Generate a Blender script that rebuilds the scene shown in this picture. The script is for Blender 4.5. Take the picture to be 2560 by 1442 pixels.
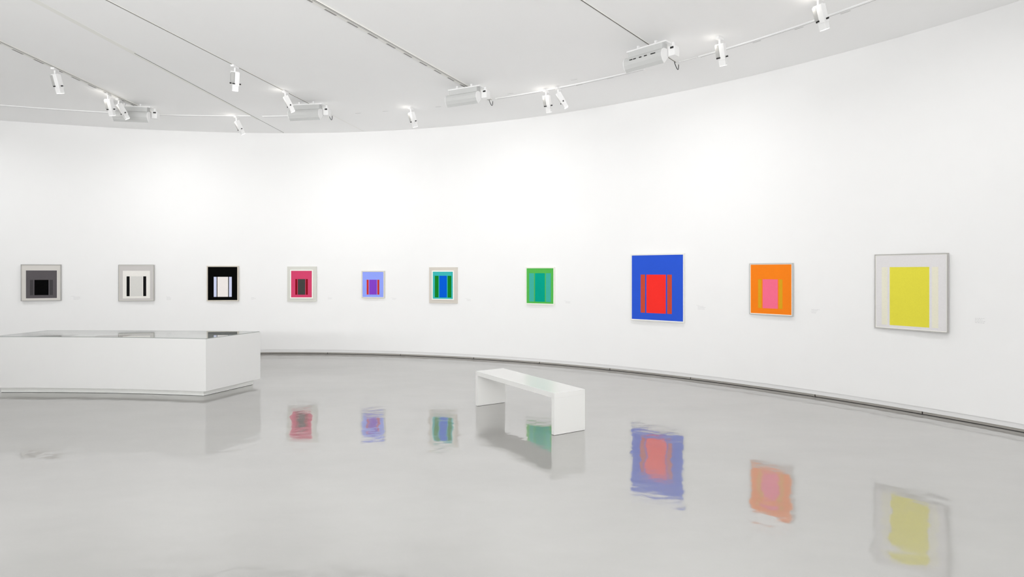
import bpy, bmesh, math, random
from mathutils import Vector, Matrix

random.seed(7)
for o in list(bpy.data.objects):
    bpy.data.objects.remove(o, do_unlink=True)
scene = bpy.context.scene
COL = scene.collection
PI = math.pi

# ------------------------------------------------------------------ camera
cam_d = bpy.data.cameras.new('camera')
cam_d.sensor_width = 36.0
cam_d.lens = 36.0 * 1520.0 / 2560.0
cam_d.shift_y = -(721.0 - 679.4) / 2560.0
cam_d.clip_end = 200
cam = bpy.data.objects.new('camera', cam_d)
cam.location = (0, 0, 1.6)
cam.rotation_euler = (PI / 2, 0, 0)
COL.objects.link(cam)
scene.camera = cam

# ------------------------------------------------------------------ view
vs = scene.view_settings
vs.view_transform = 'Standard'
vs.look = 'None'
vs.exposure = 0.05
vs.gamma = 1.0
vs.use_curve_mapping = False
scene.cycles.max_bounces = 14
scene.cycles.diffuse_bounces = 8
scene.cycles.glossy_bounces = 6
scene.cycles.transparent_max_bounces = 12

# ------------------------------------------------------------------ world: closed room, almost nothing from outside
world = bpy.data.worlds.new('world')
scene.world = world
world.use_nodes = True
world.node_tree.nodes['Background'].inputs[0].default_value = (1, 1, 1, 1)
world.node_tree.nodes['Background'].inputs[1].default_value = 0.0

# ------------------------------------------------------------------ rotunda geometry (all in metres)
CX, CY = -4.7, 0.9            # centre of the round room
H = 4.30                      # ceiling height
WASH_STEP = 2 * PI / 20       # wall washers stand every 18 degrees
WASH_T0 = 0.788
WASH_R = 8.95
WASH_POWER = 9.5
WASH_SPREAD = 140.0
WASH_AIM = -0.3
DOWN_POWER = 14.0
UP_POWER = 40.0
UP_SPREAD = 101.0
SPOT_POWER = 5.0
COEF = (10.9765, 0.08962, -0.2152, -0.52279, 0.22186, 0.35121)


def wall_r(t):
    t = (t + PI) % (2 * PI) - PI
    t = min(max(t, 0.455), 2.10)
    s = (t - 1.2) / 0.8
    return sum(c * s ** i for i, c in enumerate(COEF))


def pol(t, r, z=0.0):
    return Vector((CX + r * math.cos(t), CY + r * math.sin(t), z))


def on_wall(t, d, z):          # d metres in front of the wall
    return pol(t, wall_r(t) - d, z)


def wash_light(t, name, power):
    ld = bpy.data.lights.new(name, 'AREA')
    ld.shape = 'RECTANGLE'
    ld.size = 0.46
    ld.size_y = 0.16
    ld.energy = power
    ld.color = (1.0, 1.0, 1.0)
    ld.spread = math.radians(WASH_SPREAD)
    lo = bpy.data.objects.new(name, ld)
    COL.objects.link(lo)
    src = pol(t, WASH_R + 0.14, H - 0.26)
    dst = pol(t, 11.0, WASH_AIM)
    lo.location = src
    lo.rotation_euler = (dst - src).to_track_quat('-Z', 'Y').to_euler()
    return lo


# the wall washers that stand outside the picture go on round the room
for i in range(20):
    if i not in (0, 1, 2, 3):
        wash_light(WASH_T0 + i * WASH_STEP, 'wall_washer_light', WASH_POWER)

# soft fill lights added under the ceiling out of the picture, facing down
for i in range(12):
    t = 2 * PI * i / 12
    ld = bpy.data.lights.new('room_fill_down', 'AREA')
    ld.shape = 'DISK'
    ld.size = 0.6
    ld.energy = DOWN_POWER
    lo = bpy.data.objects.new('room_fill_down', ld)
    COL.objects.link(lo)
    rr = 3.0 if i % 2 else 1.5
    lo.location = (1.0 + rr * math.cos(t), -2.0 + rr * math.sin(t), H - 0.02)

# invented fill lights behind the viewer, without fixtures, added to brighten the ceiling
for i in range(9):
    ld = bpy.data.lights.new('ceiling_fill_up', 'AREA')
    ld.shape = 'DISK'
    ld.size = 0.7
    ld.energy = UP_POWER
    lo = bpy.data.objects.new('ceiling_fill_up', ld)
    COL.objects.link(lo)
    src = Vector((-10.0 + 13.5 * i / 8, -2.5, 2.0))
    lo.location = src
    ld.spread = math.radians(UP_SPREAD)
    lo.rotation_euler = (src.lerp(Vector((-2.9, 8.5, src.z)), 0.35) + Vector((0, 0, H - src.z)) - src).to_track_quat('-Z', 'Y').to_euler()


# ------------------------------------------------------------------ materials
def lin(c):
    out = []
    for v in c:
        v /= 255.0
        out.append(v / 12.92 if v <= 0.04045 else ((v + 0.055) / 1.055) ** 2.4)
    return tuple(out) + (1.0,)


MATS = {}


def mat(name, rgb, rough=0.6, metal=0.0, grain=0.03, scale=60.0, bump=0.0, spec=0.5, emit=None, estr=0.0):
    """procedural principled material with a faint noise in colour and relief; rgb is sRGB 0..255"""
    if name in MATS:
        return MATS[name]
    m = bpy.data.materials.new(name)
    m.use_nodes = True
    nt = m.node_tree
    b = nt.nodes['Principled BSDF']
    b.inputs['Roughness'].default_value = rough
    b.inputs['Metallic'].default_value = metal
    b.inputs['Specular IOR Level'].default_value = spec
    tc = nt.nodes.new('ShaderNodeTexCoord')
    nz = nt.nodes.new('ShaderNodeTexNoise')
    nz.inputs['Scale'].default_value = scale
    nz.inputs['Detail'].default_value = 3
    nt.links.new(tc.outputs['Object'], nz.inputs['Vector'])
    mx = nt.nodes.new('ShaderNodeMix')
    mx.data_type = 'RGBA'
    c = lin(rgb)
    mx.inputs[6].default_value = tuple(v * (1 - grain) for v in c[:3]) + (1,)
    mx.inputs[7].default_value = tuple(min(1, v * (1 + grain)) for v in c[:3]) + (1,)
    nt.links.new(nz.outputs['Fac'], mx.inputs[0])
    nt.links.new(mx.outputs[2], b.inputs['Base Color'])
    if bump:
        bp = nt.nodes.new('ShaderNodeBump')
        bp.inputs['Strength'].default_value = bump
        bp.inputs['Distance'].default_value = 0.002
        nt.links.new(nz.outputs['Fac'], bp.inputs['Height'])
        nt.links.new(bp.outputs['Normal'], b.inputs['Normal'])
    if emit:
        b.inputs['Emission Color'].default_value = lin(emit)
        b.inputs['Emission Strength'].default_value = estr
    MATS[name] = m
    return m


M_WALL = mat('white_wall_paint', (245, 245, 245), 0.75, grain=0.008, scale=3.0, spec=0.3)
M_CEIL = mat('white_ceiling_paint', (245, 245, 245), 0.8, grain=0.008, scale=2.0, spec=0.25)
M_BASE = mat('white_skirting_paint', (232, 232, 232), 0.6, grain=0.01, scale=8)
M_KICK = mat('grey_shadow_gap_strip', (176, 172, 166), 0.5, grain=0.06, scale=25)
M_BLACK = mat('black_rubber', (22, 21, 20), 0.6, grain=0.1)
M_SLOT = mat('dark_track_slot', (44, 42, 40), 0.6, grain=0.1)
M_FIX = mat('white_lacquered_metal', (236, 236, 236), 0.35, grain=0.01)
M_FIXG = mat('pale_grey_lacquered_metal', (200, 201, 200), 0.3, grain=0.02)
M_GEAR = mat('grey_lamp_gear_metal', (176, 176, 174), 0.35, grain=0.02)
M_TRACK = mat('cream_white_track', (232, 231, 226), 0.45, grain=0.02)
M_SEAM = mat('pale_ceiling_filler', (238, 238, 234), 0.8, grain=0.02)
M_CASE = mat('white_lacquered_board', (232, 232, 231), 0.4, grain=0.008, scale=4)
M_BENCH = mat('white_bench_lacquer', (236, 236, 234), 0.22, grain=0.008, scale=5)
M_LENS = mat('lit_lamp_glass', (255, 255, 255), 0.3, emit=(255, 250, 240), estr=3.0)
M_TEXT = mat('grey_vinyl_letters', (204, 204, 204), 0.7)
M_PAPER = mat('white_paper', (244, 243, 240), 0.9)
M_KRAFT = mat('brown_grey_paper', (150, 138, 130), 0.9)


FLOOR_F0 = 0.33


def make_floor_mat():
    m = bpy.data.materials.new('polished_grey_resin_floor')
    m.use_nodes = True
    nt = m.node_tree
    N = nt.nodes
    L = nt.links
    b = N['Principled BSDF']
    tc = N.new('ShaderNodeTexCoord')
    mp = N.new('ShaderNodeMapping')
    mp.inputs['Scale'].default_value = (0.55, 1.0, 1.0)
    L.new(tc.outputs['Object'], mp.inputs['Vector'])
    n1 = N.new('ShaderNodeTexNoise')
    n1.inputs['Scale'].default_value = 0.9
    n1.inputs['Detail'].default_value = 6
    n1.inputs['Roughness'].default_value = 0.6
    L.new(mp.outputs['Vector'], n1.inputs['Vector'])
    cr = N.new('ShaderNodeValToRGB')
    cr.color_ramp.elements[0].position = 0.3
    cr.color_ramp.elements[1].position = 0.72
    cr.color_ramp.elements[0].color = lin((161, 160, 157))
    cr.color_ramp.elements[1].color = lin((171, 170, 167))
    L.new(n1.outputs['Fac'], cr.inputs['Fac'])
    # trowel waves in the resin bend the mirror image
    n2 = N.new('ShaderNodeTexNoise')
    n2.inputs['Scale'].default_value = 3.4
    n2.inputs['Detail'].default_value = 2.2
    L.new(tc.outputs['Object'], n2.inputs['Vector'])
    n3 = N.new('ShaderNodeTexNoise')
    n3.inputs['Scale'].default_value = 55.0
    n3.inputs['Detail'].default_value = 3
    L.new(tc.outputs['Object'], n3.inputs['Vector'])
    ad = N.new('ShaderNodeMath')
    ad.operation = 'MULTIPLY_ADD'
    ad.inputs[1].default_value = 0.004
    L.new(n3.outputs['Fac'], ad.inputs[0])
    L.new(n2.outputs['Fac'], ad.inputs[2])
    bp = N.new('ShaderNodeBump')
    bp.inputs['Strength'].default_value = 1.0
    bp.inputs['Distance'].default_value = 0.0036
    L.new(ad.outputs[0], bp.inputs['Height'])
    # gloss wears a little from place to place
    rr = N.new('ShaderNodeMapRange')
    rr.inputs['To Min'].default_value = 0.05
    rr.inputs['To Max'].default_value = 0.085
    L.new(n1.outputs['Fac'], rr.inputs['Value'])
    # lacquered surface: diffuse resin under a mirror layer that grows towards grazing view
    N.remove(b)
    out = [n for n in N if n.type == 'OUTPUT_MATERIAL'][0]
    df = N.new('ShaderNodeBsdfDiffuse')
    gl = N.new('ShaderNodeBsdfGlossy')
    gl.inputs['Color'].default_value = (0.96, 0.96, 0.955, 1)
    lw = N.new('ShaderNodeLayerWeight')          # Schlick: F0 + (1 - F0)(1 - cos)^5
    lw.inputs['Blend'].default_value = 0.5
    pw = N.new('ShaderNodeMath')
    pw.operation = 'POWER'
    pw.inputs[1].default_value = 5.0
    fr = N.new('ShaderNodeMath')
    fr.operation = 'MULTIPLY_ADD'
    fr.inputs[1].default_value = 1.0 - FLOOR_F0
    fr.inputs[2].default_value = FLOOR_F0
    L.new(lw.outputs['Facing'], pw.inputs[0])
    L.new(pw.outputs[0], fr.inputs[0])
    ms = N.new('ShaderNodeMixShader')
    L.new(cr.outputs['Color'], df.inputs['Color'])
    L.new(rr.outputs['Result'], gl.inputs['Roughness'])
    for n in (df, gl):
        L.new(bp.outputs['Normal'], n.inputs['Normal'])
    mn = N.new('ShaderNodeMath')
    mn.operation = 'MINIMUM'
    mn.inputs[1].default_value = 0.5
    L.new(fr.outputs[0], mn.inputs[0])
    L.new(mn.outputs[0], ms.inputs[0])
    L.new(df.outputs[0], ms.inputs[1])
    L.new(gl.outputs[0], ms.inputs[2])
    L.new(ms.outputs[0], out.inputs[0])
    return m


M_FLOOR = make_floor_mat()


def make_glass():
    m = bpy.data.materials.new('clear_case_glass')
    m.use_nodes = True
    nt = m.node_tree
    N = nt.nodes
    for n in list(N):
        if n.type != 'OUTPUT_MATERIAL':
            N.remove(n)
    out = [n for n in N if n.type == 'OUTPUT_MATERIAL'][0]
    tr = N.new('ShaderNodeBsdfTransparent')
    tr.inputs[0].default_value = (0.97, 0.98, 0.975, 1)
    gl = N.new('ShaderNodeBsdfGlossy')
    gl.inputs['Roughness'].default_value = 0.01
    fr = N.new('ShaderNodeFresnel')
    fr.inputs['IOR'].default_value = 1.5
    mx = N.new('ShaderNodeMixShader')
    geo = N.new('ShaderNodeNewGeometry')       # the under side of the pane only lets light through
    inv = N.new('ShaderNodeMath')
    inv.operation = 'SUBTRACT'
    inv.inputs[0].default_value = 1.0
    nt.links.new(geo.outputs['Backfacing'], inv.inputs[1])
    mul = N.new('ShaderNodeMath')
    mul.operation = 'MULTIPLY'
    nt.links.new(fr.outputs[0], mul.inputs[0])
    nt.links.new(inv.outputs[0], mul.inputs[1])
    two = N.new('ShaderNodeMath')              # two faces together: 2F / (1 + F)
    two.operation = 'MULTIPLY'
    two.inputs[1].default_value = 2.0
    one = N.new('ShaderNodeMath')
    one.operation = 'ADD'
    one.inputs[1].default_value = 1.0
    dv = N.new('ShaderNodeMath')
    dv.operation = 'DIVIDE'
    nt.links.new(mul.outputs[0], two.inputs[0])
    nt.links.new(mul.outputs[0], one.inputs[0])
    nt.links.new(two.outputs[0], dv.inputs[0])
    nt.links.new(one.outputs[0], dv.inputs[1])
    nt.links.new(dv.outputs[0], mx.inputs[0])
    nt.links.new(tr.outputs[0], mx.inputs[1])
    nt.links.new(gl.outputs[0], mx.inputs[2])
    nt.links.new(mx.outputs[0], out.inputs[0])
    return m


M_GLASS = make_glass()
M_GEDGE = mat('grey_green_glass_edge', (150, 156, 152), 0.3)


# ------------------------------------------------------------------ builders
def link_mesh(name, verts, faces, m, parent=None, smooth=False):
    me = bpy.data.meshes.new(name)
    me.from_pydata([tuple(v) for v in verts], [], faces)
    me.validate()
    bm = bmesh.new()
    bm.from_mesh(me)
    bmesh.ops.recalc_face_normals(bm, faces=bm.faces)
    bm.to_mesh(me)
    bm.free()
    me.materials.append(m)
    if smooth:
        for p in me.polygons:
            p.use_smooth = True
    o = bpy.data.objects.new(name, me)
    COL.objects.link(o)
    if parent:
        o.parent = parent
    return o


def from_bm(name, bm, m, parent=None, smooth=False):
    bmesh.ops.recalc_face_normals(bm, faces=bm.faces)
    me = bpy.data.meshes.new(name)
    bm.to_mesh(me)
    bm.free()
    me.materials.append(m)
    if smooth:
        for p in me.polygons:
            p.use_smooth = True
    o = bpy.data.objects.new(name, me)
    COL.objects.link(o)
    if parent:
        o.parent = parent
    return o


def box_bm(bm, lo, hi, M=None, bevel=0.0):
    r = bmesh.ops.create_cube(bm, size=1.0)
    vs_ = r['verts']
    for v in vs_:
        v.co = Vector(((v.co.x + .5) * (hi[0] - lo[0]) + lo[0],
                       (v.co.y + .5) * (hi[1] - lo[1]) + lo[1],
                       (v.co.z + .5) * (hi[2] - lo[2]) + lo[2]))
    if bevel:
        es = list({e for v in vs_ for e in v.link_edges})
        r2 = bmesh.ops.bevel(bm, geom=es, offset=bevel, segments=2, affect='EDGES', profile=0.7)
        vs_ = list({v for v in r2['verts']} | {v for v in vs_ if v.is_valid})
    if M is not None:
        for v in vs_:
            v.co = M @ v.co
    return vs_


def box(name, lo, hi, m, parent=None, M=None, bevel=0.0):
    bm = bmesh.new()
    box_bm(bm, lo, hi, M, bevel)
    return from_bm(name, bm, m, parent)


def cyl(name, p0, p1, r, m, parent=None, seg=14):
    bm = bmesh.new()
    p0 = Vector(p0)
    p1 = Vector(p1)
    d = p1 - p0
    res = bmesh.ops.create_cone(bm, cap_ends=True, segments=seg, radius1=r, radius2=r, depth=d.length)
    Mx = Matrix.Translation((p0 + p1) / 2) @ d.to_track_quat('Z', 'Y').to_matrix().to_4x4()
    for v in res['verts']:
        v.co = Mx @ v.co
    return from_bm(name, bm, m, parent)


def tube(name, pts, r, m, parent=None, seg=6):
    verts, faces = [], []
    pts = [Vector(p) for p in pts]
    for i, p in enumerate(pts):
        d = (pts[min(i + 1, len(pts) - 1)] - pts[max(i - 1, 0)]).normalized()
        q = d.to_track_quat('Z', 'Y')
        for k in range(seg):
            a = 2 * PI * k / seg
            verts.append(p + q @ Vector((r * math.cos(a), r * math.sin(a), 0)))
    for i in range(len(pts) - 1):
        for k in range(seg):
            a, b_ = i * seg + k, i * seg + (k + 1) % seg
            faces.append((a, b_, b_ + seg, a + seg))
    faces.append(tuple(range(seg)))
    faces.append(tuple(range(len(verts) - seg, len(verts))))
    return link_mesh(name, verts, faces, m, parent, smooth=True)


def empty(name, loc, rz=0.0):
    o = bpy.data.objects.new(name, None)
    o.empty_display_size = 0.1
    o.location = loc
    o.rotation_euler = (0, 0, rz)
    COL.objects.link(o)
    return o


def tag(o, label=None, cat=None, group=None, kind=None):
    if label:
        o['label'] = label
    if cat:
        o['category'] = cat
    if group:
        o['group'] = group
    if kind:
        o['kind'] = kind
    return o


def sweep(name, t0, t1, prof, m, parent=None, rfun=None, step=0.0245, closed=False):
    """closed cross-section prof [(dr, z)...] swept round the room; dr is added to rfun(t)"""
    n = max(1, int(round((t1 - t0) / step)))
    verts, faces = [], []
    k = len(prof)
    for i in range(n + 1):
        t = t0 + (t1 - t0) * i / n
        r = rfun(t)
        for dr, z in prof:
            verts.append(pol(t, r + dr, z))
    for i in range(n):
        for j in range(k):
            a, b_ = i * k + j, i * k + (j + 1) % k
            faces.append((a, b_, b_ + k, a + k))
    if not closed:
        faces.append(tuple(range(k)))
        faces.append(tuple(range(n * k, n * k + k)))
    o = link_mesh(name, verts, faces, m, parent)
    me = o.data
    for p in me.polygons:
        p.use_smooth = len(p.vertices) == 4
    me.set_sharp_from_angle(angle=math.radians(25))
    return o


# ------------------------------------------------------------------ room shell
def disc(name, z0, z1, r, m):
    n = 160
    verts = [pol(2 * PI * i / n, r, z0) for i in range(n)] + [pol(2 * PI * i / n, r, z1) for i in range(n)]
    faces = [tuple(range(n)), tuple(range(n, 2 * n))]
    faces += [(i, (i + 1) % n, n + (i + 1) % n, n + i) for i in range(n)]
    return tag(link_mesh(name, verts, faces, m), kind='structure')


floor = disc('floor', -0.15, 0.0, 11.45, M_FLOOR)
floor['label'] = 'glossy polished light grey resin floor mirroring the pictures'
ceiling = disc('ceiling', H, H + 0.15, 11.45, M_CEIL)
ceiling['label'] = 'flat white ceiling crossed by radial light tracks'

VIS0, VIS1 = 0.25, 2.45
WALL_PROF = [(0.0, 0.088), (0.0, H), (0.2, H), (0.2, 0.088)]
w = sweep('wall_back', VIS0, VIS1, WALL_PROF, M_WALL, rfun=wall_r)
tag(w, 'tall curved white gallery wall hung with pictures', kind='structure')
w = sweep('wall_front', VIS1, VIS0 + 2 * PI, WALL_PROF, M_WALL, rfun=wall_r)
tag(w, 'curved white wall closing the round room behind the viewer', kind='structure')
BASE_PROF = [(0.007, 0.036), (0.007, 0.088), (0.2, 0.088), (0.2, 0.036)]
bb = sweep('baseboard_back', VIS0, VIS1, BASE_PROF, M_BASE, rfun=wall_r)
tag(bb, 'low white skirting set back under the curved wall', kind='structure')
tag(sweep('baseboard_front', VIS1, VIS0 + 2 * PI, BASE_PROF, M_BASE, rfun=wall_r), 'low white skirting behind the viewer', kind='structure')
gap = sweep('trim_1', VIS0, VIS1, [(0.05, 0.0005), (0.05, 0.036), (0.2, 0.036), (0.2, 0.0005)], M_BLACK, rfun=wall_r)
tag(gap, 'dark recess of the shadow gap at the foot of the wall', kind='structure')
tag(sweep('trim_2', VIS1, VIS0 + 2 * PI, [(0.03, 0.0005), (0.03, 0.036), (0.2, 0.036), (0.2, 0.0005)], M_KICK, rfun=wall_r),
    'shadow gap strip behind the viewer', kind='structure')
joints = [0.26, 0.42, 0.567, 0.676, 0.836, 0.96, 1.08, 1.199, 1.335, 1.47, 1.61, 1.75, 1.89, 2.03, 2.17, 2.31, 2.44]
for a, b_ in zip(joints[:-1], joints[1:]):
    sweep('kick_strip', a + 0.0006, b_ - 0.0006, [(0.024, 0.007), (0.024, 0.036), (0.046, 0.036), (0.046, 0.007)], M_KICK, gap, rfun=wall_r)

# ------------------------------------------------------------------ ceiling tracks


def radial_frame(t, r):
    """local x = tangential to the right seen from the centre, y = outward, z = up, origin on the ceiling"""
    p = pol(t, r, H)
    out = Vector((math.cos(t), math.sin(t), 0))
    rz = math.atan2(out.y, out.x) - PI / 2
    return p, rz


def radial_track(name, p0, p1, label, wide, cable=True, tail=None):
    """track from ceiling point p0 to p1 (xy), Empty at the wall end, local -y runs back into the room"""
    p0 = Vector(p0)
    p1 = Vector(p1)
    d = (p1 - p0)
    Lg = d.length
    e = empty(name, (p1.x, p1.y, H), math.atan2(d.y, d.x) - PI / 2)
    tag(e, label, 'light track', 'tracks running out to the curved wall')
    hw = 0.036 if wide else 0.012
    dep = 0.016 if wide else 0.006
    box('track_body', (-hw, -Lg, -dep), (hw, 0, 0), M_TRACK, e, bevel=0.0015)
    if wide:
        box('slot', (0.0235, -Lg, -dep - 0.0006), (0.0305, -0.01, -dep + 0.002), M_SLOT, e)
        box('slot', (0.006, -Lg, -dep - 0.0006), (0.010, -0.01, -dep + 0.002), M_SLOT, e)
        y = -0.12
        first = None
        while y > -Lg + 0.2:
            for x in (-0.0195, -0.0325):
                if first is None:
                    first = box('contact_slot', (-0.0035, -0.085, -dep - 0.0006), (0.0035, 0.085, -dep + 0.002), M_SLOT, e)
                    o = first
                else:
                    o = first.copy()
                    COL.objects.link(o)
                    o.parent = e
                o.location = (x, y, 0)
            y -= 0.345
    else:
        box('slot', (-0.0045, -Lg, -dep - 0.0006), (0.0045, -0.005, -dep + 0.002), M_SLOT, e)
    if tail:
        box('cover_strip', (-0.006, 0.0, -0.002), (0.006, tail, 0), M_TRACK, e)
    if cable:
        pts = []
        for i in range(17):
            a = PI * i / 16
            pts.append((0.0 + 0.05 * math.sin(a) * 0.35, -0.05 + 0.13 * i / 16 - 0.0, -0.012 - 0.085 * math.sin(a) ** 0.8))
        tube('cable', pts, 0.0045, M_BLACK, e)
    return e


def back(t, r, tb, rb):
    a = pol(tb, rb)
    b_ = pol(t, r)
    return (a.x, a.y), (b_.x, b_.y)


def extend(p0, p1, L):
    p0 = Vector(p0)
    p1 = Vector(p1)
    d = (p0 - p1).normalized()
    q = p0 + d * L
    return (q.x, q.y), (p1.x, p1.y)


trA = extend((-5.996, 7.12), (-6.10, 10.30), 3.5)
trC = extend((-4.022, 6.041), (-3.115, 10.406), 3.0)
trD = extend((-1.967, 6.041), (-0.338, 9.513), 3.0)
trE = extend((0.695, 6.041), (2.111, 7.826), 3.0)
radial_track('light_track', *trA, 'wide slotted ceiling track at far left carrying three spotlights', True)
radial_track('light_track', *trC, 'thin ceiling track running to the wall between the seam and the slotted track', False, tail=1.3)
radial_track('light_track', *trD, 'wide slotted ceiling track in the middle ending at a floodlight and cable loop', True)
radial_track('light_track', *trE, 'short thin ceiling track on the right ending at a floodlight', False)

# expansion joint in the ceiling
j0, j1 = Vector((-4.908, 3.0)), Vector((-4.43, 11.80))
dj = j1 - j0
js = empty('trim_3', (j1.x, j1.y, H), math.atan2(dj.y, dj.x) - PI / 2)
tag(js, 'thin straight expansion joint across the white ceiling', kind='structure')
box('joint_line', (-0.004, -4.4, -0.0012), (0.004, 0, 0.0), M_SLOT, js)
box('filler_band', (-0.045, -8.8, -0.0015), (0.03, -4.3, 0.0), M_SEAM, js)
box('filler_band', (-0.05, -4.3, -0.0006), (-0.006, -1.0, 0.0), M_SEAM, js)


def arc_track(t0, t1, r, label, wd=0.036, dep=0.013):
    o = sweep('curved_track', t0, t1, [(-wd / 2, H - dep), (-wd / 2, H), (wd / 2, H), (wd / 2, H - dep)], M_CEIL, rfun=lambda t: r)
    tag(o, label, 'light track', 'curved tracks along the wall')
    sl = sweep('slot', t0 + 0.002, t1 - 0.002, [(wd * .22, H - dep - 0.0006), (wd * .22, H - dep + 0.002), (wd * .36, H - dep + 0.002), (wd * .36, H - dep - 0.0006)],
               MATS.get('grey_track_groove') or mat('grey_track_groove', (150, 150, 150), 0.6), o, rfun=lambda t: r)
    return o


arc_track(1.552, 2.05, 9.62, 'white curved ceiling track on the far left along the wall')
arc_track(1.412, 1.532, 9.65, 'short white curved ceiling track left of centre by the ceiling seam')
arc_track(0.838, 1.092, 9.65, 'white curved ceiling track in the middle carrying two spotlights')
arc_track(0.44, 0.762, 9.735, 'white curved ceiling track on the right running out of the picture')
arc_track(0.764, 0.790, 9.73, 'thin white cable duct joining the right curved track', wd=0.012, dep=0.008)

for i, (t, r) in enumerate([(1.3545, 9.68), (1.3021, 9.675), (1.2023, 9.70), (1.1498, 9.71), (1.0585, 9.54), (0.941, 9.46), (0.947, 9.71), (0.8954, 9.705), (0.6888, 9.81), (0.6377, 9.81), (0.5863, 9.81)]):
    p, rz = radial_frame(t, r)
    o = box('air_slot', (-0.05, -0.006, -0.002), (0.05, 0.006, 0.001), M_FIXG, ceiling)
    o.location = p
    o.rotation_euler = (0, 0, rz)


# ------------------------------------------------------------------ wall washers (boxy floodlights)
def make_washer(t, r, label):
    p, rz = radial_frame(t, r)
    e = empty('wall_washer', p, rz)
    tag(e, label, 'floodlight', 'white floodlights below the ceiling')
    W = 0.255
    box('mounting_tray', (-W + 0.005, -0.055, -0.062), (W + 0.03, 0.065, -0.046), M_FIX, e, bevel=0.003)
    for s in (-1, 1):
        box('hanger', (s * 0.12 - 0.012, -0.012, -0.05), (s * 0.12 + 0.012, 0.012, 0.0), M_FIX, e)
    box('gear_housing', (-W + 0.03, -0.05, -0.135), (W - 0.02, 0.06, -0.06), M_FIXG, e, bevel=0.004)
    # hood: swept asymmetric profile, open towards the wall
    outer = [(0.05, -0.128), (-0.06, -0.132), (-0.098, -0.155), (-0.112, -0.19), (-0.108, -0.235), (-0.085, -0.275), (-0.05, -0.305)]
    inner = [(-0.044, -0.297), (-0.077, -0.270), (-0.099, -0.233), (-0.103, -0.192), (-0.091, -0.163), (-0.056, -0.142), (0.05, -0.138)]
    prof = outer + inner
    verts = [(x, y, z) for x in (-W, W) for y, z in prof]
    k = len(prof)
    faces = [(i, (i + 1) % k, k + (i + 1) % k, k + i) for i in range(k)] + [tuple(range(k)), tuple(range(k, 2 * k))]
    link_mesh('hood', verts, faces, M_FIXG, e)
    cap = outer + [(0.09, -0.165)]
    for s in (-1, 1):
        x0, x1 = (s * W, s * (W + 0.008))
        vv = [(x, y, z) for x in (x0, x1) for y, z in cap]
        n = len(cap)
        link_mesh('end_cap', vv, [(i, (i + 1) % n, n + (i + 1) % n, n + i) for i in range(n)] + [tuple(range(n)), tuple(range(n, 2 * n))], M_FIX, e)
    gl = link_mesh('diffuser', [(-W + .01, -0.046, -0.292), (W - .01, -0.046, -0.292), (W - .01, 0.06, -0.175), (-W + .01, 0.06, -0.175),
                                (-W + .01, -0.046, -0.288), (W - .01, -0.046, -0.288), (W - .01, 0.06, -0.171), (-W + .01, 0.06, -0.171)],
                   [(0, 1, 2, 3), (4, 5, 6, 7), (0, 1, 5, 4), (1, 2, 6, 5), (2, 3, 7, 6), (3, 0, 4, 7)], M_LENS, e)
    g = box('connector_box', (W + 0.012, 0.02, -0.215), (W + 0.10, 0.13, -0.10), M_FIX, e, bevel=0.012)
    box('clip', (W + 0.045, 0.012, -0.135), (W + 0.085, 0.022, -0.115), M_BLACK, g)
    box('connector_stem', (W + 0.04, 0.06, -0.11), (W + 0.065, 0.085, -0.05), M_FIX, g)
    wash_light(t, 'wall_washer_light', WASH_POWER)
    return e


make_washer(1.7270, 8.98, 'white floodlight on the far left track half behind two spotlights')
make_washer(1.4085, 8.88, 'white floodlight left of centre with a spotlight at its left end')
make_washer(1.1010, 8.86, 'white floodlight at the end of the middle slotted track')
wE = make_washer(0.7850, 8.90, 'large white floodlight on the right with dark vents in its hood')
for x, ww in ((-0.15, 0.02), (-0.10, 0.018), (-0.02, 0.016), (0.05, 0.018), (0.15, 0.03)):
    box('vent_slot', (x - ww, -0.1138, -0.19), (x + ww, -0.108, -0.178), M_BLACK, wE)


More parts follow.
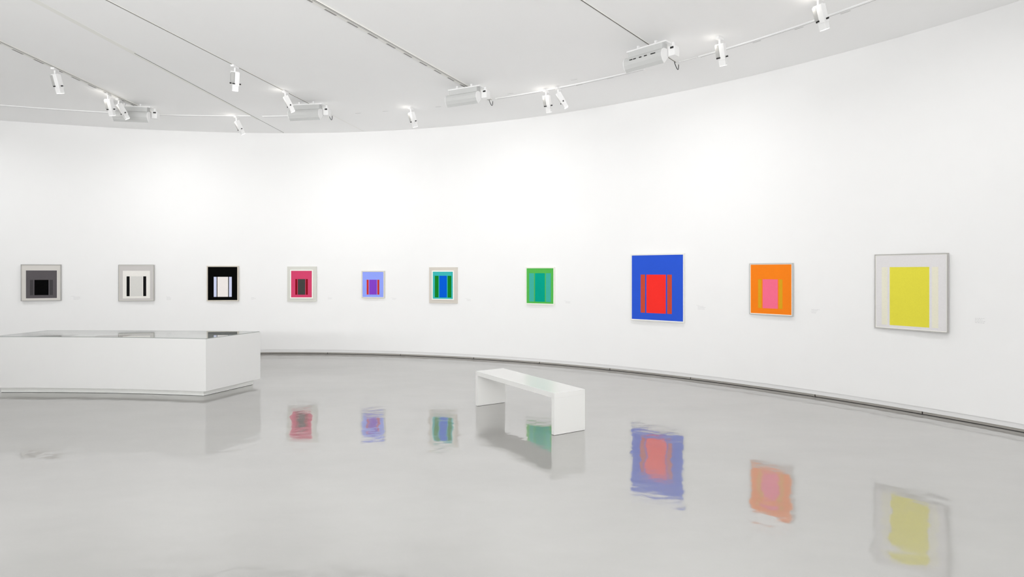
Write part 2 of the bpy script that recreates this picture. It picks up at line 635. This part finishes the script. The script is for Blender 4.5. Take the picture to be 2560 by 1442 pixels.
# ------------------------------------------------------------------ spotlights
def make_spot(t, r, label, ax, ay, drop=0.0, lamp=True, glow=0):
    """ax/ay: sideways and outward lean of the head per metre of drop"""
    p, rz = radial_frame(t, r)
    p.z -= drop
    e = empty('spotlight', p, rz)
    tag(e, label, 'spotlight', 'white spotlights below the ceiling')
    box('adapter', (-0.022, -0.06, -0.028), (0.022, 0.06, 0.0), M_FIX, e, bevel=0.003)
    cyl('stem', (0, 0, -0.075), (0, 0, -0.02), 0.011, M_FIX, e)
    pv = Vector((0, 0, -0.085))
    ax_d = Vector((ax, ay, -1)).normalized()
    q = (-ax_d).to_track_quat('Z', 'Y')
    F = Matrix.Translation(pv) @ q.to_matrix().to_4x4()      # local -z points where the lamp points
    box('yoke', (-0.05, -0.012, -0.012), (0.05, 0.012, 0.012), M_FIX, e, bevel=0.003).matrix_local = F
    box('transformer', (-0.046, -0.034, -0.135), (-0.004, 0.034, 0.0), M_GEAR, e, bevel=0.005).matrix_local = F
    hd = box('housing', (-0.002, -0.036, -0.17), (0.056, 0.036, 0.006), M_FIX, e, bevel=0.006)
    hd.matrix_local = F
    sn = box('snoot', (-0.024, -0.030, -0.235), (0.050, 0.030, -0.135), M_FIX, e, bevel=0.004)
    sn.matrix_local = F
    ln = box('lens', (-0.019, -0.025, -0.237), (0.045, 0.025, -0.233), M_LENS, e)
    ln.matrix_local = F
    for s in (-1, 1):
        k = cyl('knob', (0.012 + s * 0.045, 0, -0.142), (0.012 + s * 0.068, 0, -0.142), 0.0085, M_BLACK, e, 10)
        k.matrix_local = F
    k = box('lock_bar', (-0.03, -0.042, -0.149), (0.004, -0.034, -0.136), M_BLACK, e)
    k.matrix_local = F
    bpy.context.view_layer.update()
    if lamp:
        ld = bpy.data.lights.new('spotlight_lamp', 'SPOT')
        ld.energy = SPOT_POWER
        ld.spot_size = math.radians(52)
        ld.spot_blend = 1.0
        ld.shadow_soft_size = 0.05
        ld.color = (1.0, 0.985, 0.97)
        lo = bpy.data.objects.new('spotlight_lamp', ld)
        COL.objects.link(lo)
        Wm = Matrix.Translation(p) @ Matrix.Rotation(rz, 4, 'Z')
        lo.matrix_world = Wm @ F @ Matrix.Translation((0.012, 0, -0.25))
    if glow:        # halogen light leaking from the cooling slots at the back of the head
        ld = bpy.data.lights.new('spotlight_back_glow', 'POINT')
        ld.energy = glow
        ld.shadow_soft_size = 0.03
        ld.color = (1.0, 0.95, 0.88)
        lo = bpy.data.objects.new('spotlight_back_glow', ld)
        COL.objects.link(lo)
        lo.location = Matrix.Translation(p) @ Matrix.Rotation(rz, 4, 'Z') @ Vector((-0.05, -0.06, -0.11))
    return e


make_spot(1.7560, 7.25, 'white spotlight hanging alone at the far left of the wide slotted track', 0.12, 0.28, drop=0.0172)
make_spot(1.7379, 8.39, 'upright white spotlight left of the far left floodlight', 0.10, 0.30, drop=0.0172, glow=0.28)
make_spot(1.7343, 8.66, 'tilted white spotlight in front of the far left floodlight', 0.45, 0.35, drop=0.0172, glow=0.28)
make_spot(1.4192, 7.13, 'white spotlight hanging alone on the thin track, glowing at its foot', -0.22, 0.25, drop=0.0072)
make_spot(1.5780, 9.62, 'slanting white spotlight on the curved track by the ceiling seam', 0.40, 0.35, drop=0.0142, glow=0.28)
make_spot(1.4111, 8.28, 'slanting white spotlight at the left end of the second floodlight', 0.42, 0.30, drop=0.0072, glow=0.28)
make_spot(1.2494, 9.60, 'white spotlight hanging alone from the bare ceiling near the wall', 0.16, 0.35, glow=0.24)
make_spot(0.9999, 9.63, 'upright white spotlight, left one of the pair on the curved track', -0.02, 0.35, drop=0.0142, glow=0.28)
make_spot(0.9786, 9.63, 'slanting white spotlight, right one of the pair on the curved track', 0.50, 0.30, drop=0.0142, glow=0.16)
make_spot(0.7110, 9.36, 'white spotlight between the right floodlight and the picture edge', -0.05, 0.35, glow=0.2)
make_spot(0.5830, 9.24, 'large white spotlight nearest the top right corner', 0.05, 0.35, glow=0.24)

# ------------------------------------------------------------------ framed pictures


def picture(t, wd, z0, z1, label, style, field, flank, core, mount=None, mount_w=0.0, edge=None, block=(0.2, 0.8, 0.1, 0.68), core_w=0.5, frame_rgb=(170, 168, 164), lip=(240, 240, 238)):
    """framed painting flat on the wall; plain upright colour bars on a colour field.
    local x right, y into the wall, z up; block = (x0,x1,z0,z1) of the bars inside the field"""
    h = z1 - z0
    p = on_wall(t, 0.0, z0)
    out = Vector((math.cos(t), math.sin(t), 0))
    rz = math.atan2(out.y, out.x) - PI / 2
    sag = (wd / 2) ** 2 / (2 * 10.9)
    p = on_wall(t, sag + 0.002, z0)
    e = empty('framed_painting', p, rz)
    tag(e, label, 'painting', 'framed pictures along the curved wall')
    D = 0.034
    x0, x1 = -wd / 2, wd / 2
    box('backing', (x0 + .012, -D + 0.012, .012), (x1 - .012, 0.0, h - .012), M_PAPER, e)

    def ring(name, a, b_, ya, yb, m):
        # rectangular ring between inset a and inset b_, from depth ya (front) to yb
        v = []
        for ins, y in ((a, yb), (a, ya), (b_, ya), (b_, yb)):
            v += [(x0 + ins, y, ins), (x1 - ins, y, ins), (x1 - ins, y, h - ins), (x0 + ins, y, h - ins)]
        f = []
        for s in range(4):
            n = (s + 1) % 4
            for c in range(4):
                d = (c + 1) % 4
                f.append((s * 4 + c, s * 4 + d, n * 4 + d, n * 4 + c))
        return link_mesh(name, v, f, m, e)

    ins = 0.0
    if style == 'metal':
        ring('frame', 0.0, 0.009, -D, 0.0, mat('frame_%d_%d_%d' % frame_rgb, frame_rgb, 0.35, grain=0.03))
        ring('inner_lip', 0.009, 0.017, -D + 0.006, -D + 0.018, mat('lip_%d_%d_%d' % lip, lip, 0.6))
        ins = 0.017
    elif style == 'white':
        ring('frame', 0.0, 0.016, -D, 0.0, mat('frame_%d_%d_%d' % frame_rgb, frame_rgb, 0.4, grain=0.02))
        ring('inner_lip', 0.016, 0.019, -D + 0.003, -D + 0.016, mat('lip_%d_%d_%d' % lip, lip, 0.6))
        ins = 0.019
    elif style == 'mount':
        box('mount_board', (x0, -D + 0.008, 0.0), (x1, 0.0, h), mat('mount_%d_%d_%d' % mount, mount, 0.9, grain=0.03, scale=300), e, bevel=0.002)
        ring('frame', mount_w, mount_w + 0.020, -D - 0.006, -D + 0.010, mat('frame_%d_%d_%d' % frame_rgb, frame_rgb, 0.5))
        ins = mount_w + 0.020
    if style != 'mount' and mount:
        box('mat_board', (x0 + ins, -D + 0.009, ins), (x1 - ins, -D + 0.014, h - ins), mat('mount_%d_%d_%d' % mount, mount, 0.9, grain=0.02, scale=300), e)
        ins = max(ins, mount_w)
    fx0, fx1, fz0, fz1 = x0 + ins, x1 - ins, ins, h - ins
    if edge:      # uneven margins of the sheet in its mat: (left, right, bottom, top)
        fx0, fx1, fz0, fz1 = x0 + edge[0] * wd, x1 - edge[1] * wd, edge[2] * h, h - edge[3] * h
    yf = -D + 0.007 if style != 'mount' else -D - 0.001
    nm = 'paint_%d_%d_%d'
    box('colour_field', (fx0, yf, fz0), (fx1, yf + 0.004, fz1), mat(nm % field, field, 0.7, grain=0.05, scale=90, spec=0.06), e)
    bx0, bx1 = fx0 + block[0] * (fx1 - fx0), fx0 + block[1] * (fx1 - fx0)
    bz0, bz1 = fz0 + block[2] * (fz1 - fz0), fz0 + block[3] * (fz1 - fz0)
    bw = bx1 - bx0
    cw = bw * core_w
    g = bw * 0.045
    fw = (bw - cw - 2 * g) / 2
    mf = mat(nm % flank, flank, 0.7, grain=0.05, scale=90, spec=0.06)
    mc = mat(nm % core, core, 0.7, grain=0.05, scale=90, spec=0.06)
    box('side_bar', (bx0, yf - 0.0008, bz0), (bx0 + fw, yf, bz1), mf, e)
    box('centre_bar', (bx0 + fw + g, yf - 0.0008, bz0), (bx1 - fw - g, yf, bz1), mc, e)
    box('side_bar', (bx1 - fw, yf - 0.0008, bz0), (bx1, yf, bz1), mf, e)
    return e


GREY_F = (166, 165, 162)
picture(1.9330, 0.605, 1.074, 1.734, 'leftmost picture, dark grey and black in a pale grey mat and thin metal frame', 'metal',
        (96, 92, 95), (72, 70, 72), (2, 2, 2), mount=(217, 214, 209), edge=(0.125, 0.11, 0.075, 0.165), block=(0.13, 0.87, 0.11, 0.66), core_w=0.62, frame_rgb=GREY_F, lip=(214, 211, 206))
picture(1.7925, 0.604, 1.049, 1.733, 'cream and black picture in a light grey mat and thin metal frame', 'metal',
        (240, 238, 233), (20, 20, 21), (221, 220, 216), mount=(205, 202, 200), edge=(0.12, 0.115, 0.075, 0.165), block=(0.14, 0.86, 0.08, 0.80), core_w=0.60, frame_rgb=(166, 165, 161), lip=(222, 220, 212))
picture(1.6524, 0.588, 1.035, 1.715, 'black picture with pale blue and off-white centre in a thin cream frame', 'white',
        (2, 2, 2), (213, 219, 247), (245, 239, 237), block=(0.20, 0.81, 0.10, 0.70), core_w=0.60, frame_rgb=(212, 205, 192), lip=(232, 226, 214))
picture(1.5143, 0.578, 1.022, 1.703, 'crimson pink picture with a white border on a wide pale grey board', 'mount',
        (215, 72, 112), (138, 14, 28), (72, 70, 68), mount=(216, 216, 209), mount_w=0.063, block=(0.20, 0.80, 0.10, 0.69), core_w=0.60, frame_rgb=(246, 246, 240))
picture(1.3839, 0.465, 1.097, 1.618, 'small periwinkle blue picture with red and purple in the middle', 'white',
        (148, 166, 252), (205, 52, 42), (132, 66, 200), block=(0.20, 0.80, 0.10, 0.69), core_w=0.60, frame_rgb=(214, 211, 200), lip=(246, 245, 243))
picture(1.2533, 0.572, 1.017, 1.685, 'turquoise, green and blue picture on a wide beige board', 'mount',
        (62, 184, 184), (18, 130, 36), (0, 94, 214), mount=(214, 208, 199), mount_w=0.062, block=(0.10, 0.92, 0.05, 0.85), core_w=0.46, frame_rgb=(247, 246, 240))
picture(1.0766, 0.552, 1.034, 1.681, 'grass green and teal picture in a thin white frame', 'white',
        (88, 184, 82), (66, 176, 160), (0, 162, 138), block=(0.10, 0.90, 0.05, 0.86), core_w=0.46, frame_rgb=(240, 240, 230), lip=(250, 250, 246))
picture(0.8832, 0.888, 0.840, 1.876, 'large cobalt blue picture with brick and bright red centre', 'white',
        (48, 90, 212), (200, 78, 56), (250, 52, 46), block=(0.18, 0.79, 0.105, 0.70), core_w=0.62, frame_rgb=(236, 236, 230), lip=(252, 252, 252))
picture(0.7263, 0.590, 1.019, 1.715, 'orange picture with ochre and pink centre in a thin silver frame', 'metal',
        (252, 134, 32), (222, 164, 36), (250, 114, 146), block=(0.19, 0.79, 0.11, 0.70), core_w=0.62, frame_rgb=(196, 197, 195), lip=(252, 246, 236))
picture(0.5762, 0.756, 0.938, 1.805, 'rightmost picture, pale lilac grey and cream around a large yellow area', 'metal',
        (229, 227, 228), (236, 233, 214), (232, 224, 76), block=(0.085, 0.895, 0.035, 0.84), core_w=0.70, frame_rgb=(184, 182, 179), lip=(246, 245, 240))

# ------------------------------------------------------------------ small vinyl captions beside the pictures
CAP = [(1.8834, .183, 1.086, 1.160, 'leftmost grey picture'), (1.7435, .168, 1.061, 1.145, 'cream and black picture'),
       (1.6032, .152, 1.059, 1.121, 'black picture'), (1.4643, .15, 1.067, 1.114, 'crimson pink picture'), (1.3457, .14, 1.068, 1.110, 'small periwinkle picture'),
       (1.2073, .15, 1.067, 1.118, 'turquoise picture on beige board'), (1.0298, .136, 1.068, 1.113, 'grass green picture'),
       (0.820, .192, 1.046, 1.116, 'large cobalt blue picture'), (0.6771, .17, 1.070, 1.142, 'orange picture'), (0.5184, .188, 1.062, 1.137, 'rightmost yellow and lilac picture')]
for t, wd, z0, z1, who in CAP:
    e = empty('wall_caption', on_wall(t, 0.0008, z0), t - PI / 2)
    tag(e, 'tiny faint grey caption on the wall right of the ' + who, 'caption', 'captions beside the pictures')
    n = 5
    lh = (z1 - z0) / n
    for k in range(n):
        zz = z1 - z0 - (k + 0.7) * lh
        xa = -wd / 2 if k == 0 else -wd / 2 + 0.25 * wd
        xb = -wd / 2 + (0.36 if k == 0 else random.uniform(0.65, 1.0)) * wd
        bm = bmesh.new()
        x = xa
        while x < xb:
            ww = random.uniform(0.008, 0.02)
            box_bm(bm, (x, -0.0006, zz), (min(x + ww, xb), 0.0, zz + lh * 0.22))
            x += ww + 0.006
        from_bm('text_line', bm, M_TEXT, e)

# ------------------------------------------------------------------ display case


def case():
    FL, FR, BR, BL = Vector((-6.86, 8.00)), Vector((-3.905, 7.755)), Vector((-3.60, 8.70)), Vector((-6.765, 8.86))
    e = empty('display_case', ((FL.x + BR.x) / 2, (FL.y + BR.y) / 2, 0))
    tag(e, 'long low white display case with a glass top and recessed base', 'display case')
    org = Vector((e.location.x, e.location.y))

    def outline(inset, n=14):
        pts = []
        ex0 = FL + (FR - FL).normalized() * inset
        ex1 = FR - (FR - FL).normalized() * inset
        for i in range(n + 1):                       # front edge, bowed away from the room
            s = i / n
            p = ex0.lerp(ex1, s)
            p = p + Vector((0.06, 1.0)) * (0.075 * 4 * s * (1 - s) + inset)
            pts.append(p - org)
        bx1 = BR - (BR - BL).normalized() * inset * 1.0
        bx0 = BL + (BR - BL).normalized() * inset * 1.0
        for i in range(n + 1):
            s = i / n
            p = bx1.lerp(bx0, s)
            p = p + Vector((0.0, 1.0)) * (0.03 * 4 * s * (1 - s) - inset)
            pts.append(p - org)
        return pts

    def loft(name, rings, m, capb=True, capt=True):
        k = len(rings[0][0])
        v = []
        for pts, z in rings:
            v += [(p.x, p.y, z) for p in pts]
        f = []
        for s in range(len(rings) - 1):
            for i in range(k):
                j = (i + 1) % k
                f.append((s * k + i, s * k + j, (s + 1) * k + j, (s + 1) * k + i))
        if capb:
            f.append(tuple(range(k)))
        if capt:
            f.append(tuple(range((len(rings) - 1) * k, len(rings) * k)))
        return link_mesh(name, v, f, m, e)

    o0, o1, o2 = outline(0.0), outline(0.022), outline(0.075)
    zt, zb = 0.742, 0.075
    loft('plinth', [(o2, 0.0035), (o2, zb)], mat('pale_plinth_board', (238, 239, 236), 0.5))
    loft('plinth_gasket', [(outline(0.079), 0.0), (outline(0.079), 0.004)], M_BLACK)
    # hollow body: outside up, over the rim, down to the bed
    loft('body', [(o0, zb), (o0, zt - 0.002), (outline(0.002), zt), (o1, zt), (o1, zt - 0.06)], M_CASE)
    loft('bed', [(outline(0.026), zt - 0.0595), (outline(0.026), zt - 0.035)], mat('white_case_bed', (250, 250, 249), 0.8, grain=0.005))
    gi = outline(0.012)
    loft('glass_top', [(gi, zt + 0.0005), (gi, zt + 0.0065)], M_GLASS)
    ge, go = outline(0.0095), outline(0.0118)
    k = len(ge)
    v = [(p.x, p.y, z) for pts, z in ((go, zt + 0.0002), (ge, zt + 0.0002), (ge, zt + 0.007), (go, zt + 0.007)) for p in pts]
    f = []
    for s in range(4):
        n = (s + 1) % 4
        for i in range(k):
            j = (i + 1) % k
            f.append((s * k + i, s * k + j, n * k + j, n * k + i))
    link_mesh('glass_edge', v, f, M_GEDGE, e)
    return e, org


case_e, case_o = case()
for x, y, a, sx, sy, m, lab in [(-5.55, 8.42, 0.25, 0.42, 0.30, M_KRAFT, 'brown-grey sheet of paper lying inside the display case'),
                                (-5.15, 8.38, -0.35, 0.30, 0.42, M_PAPER, 'white sheet of paper tilted inside the display case'),
                                (-6.35, 8.45, 0.1, 0.45, 0.28, mat('grey_sheet', (120, 120, 116), 0.9), 'grey sheet at the left end inside the display case')]:
    o = box('paper_sheet', (-sx / 2, -sy / 2, 0), (sx / 2, sy / 2, 0.002), m)
    o.location = (x, y, 0.7075)
    o.rotation_euler = (0, 0, a)
    tag(o, lab, 'paper', 'papers inside the display case')

# ------------------------------------------------------------------ bench
be = empty('bench', (0.152, 6.715, 0), math.atan2(-1.33, 0.844))
tag(be, 'glossy white backless bench with two solid side panels', 'bench')
Lb, Wb, Hb, th = 1.585, 0.385, 0.414, 0.052
box('seat', (-Lb / 2, -Wb / 2, Hb - th), (Lb / 2, Wb / 2, Hb), M_BENCH, be, bevel=0.002)
for s in (-1, 1):
    a, b_ = sorted((s * Lb / 2, s * (Lb / 2 - 0.048)))
    o = box('side_panel', (a, -Wb / 2, 0.003), (b_, Wb / 2, Hb - th), M_BENCH, be, bevel=0.0015)
    for y in (-Wb / 2 + 0.02, Wb / 2 - 0.02):
        cyl('foot', ((a + b_) / 2, y, 0.0), ((a + b_) / 2, y, 0.0045), 0.012, M_BLACK, o, 10)
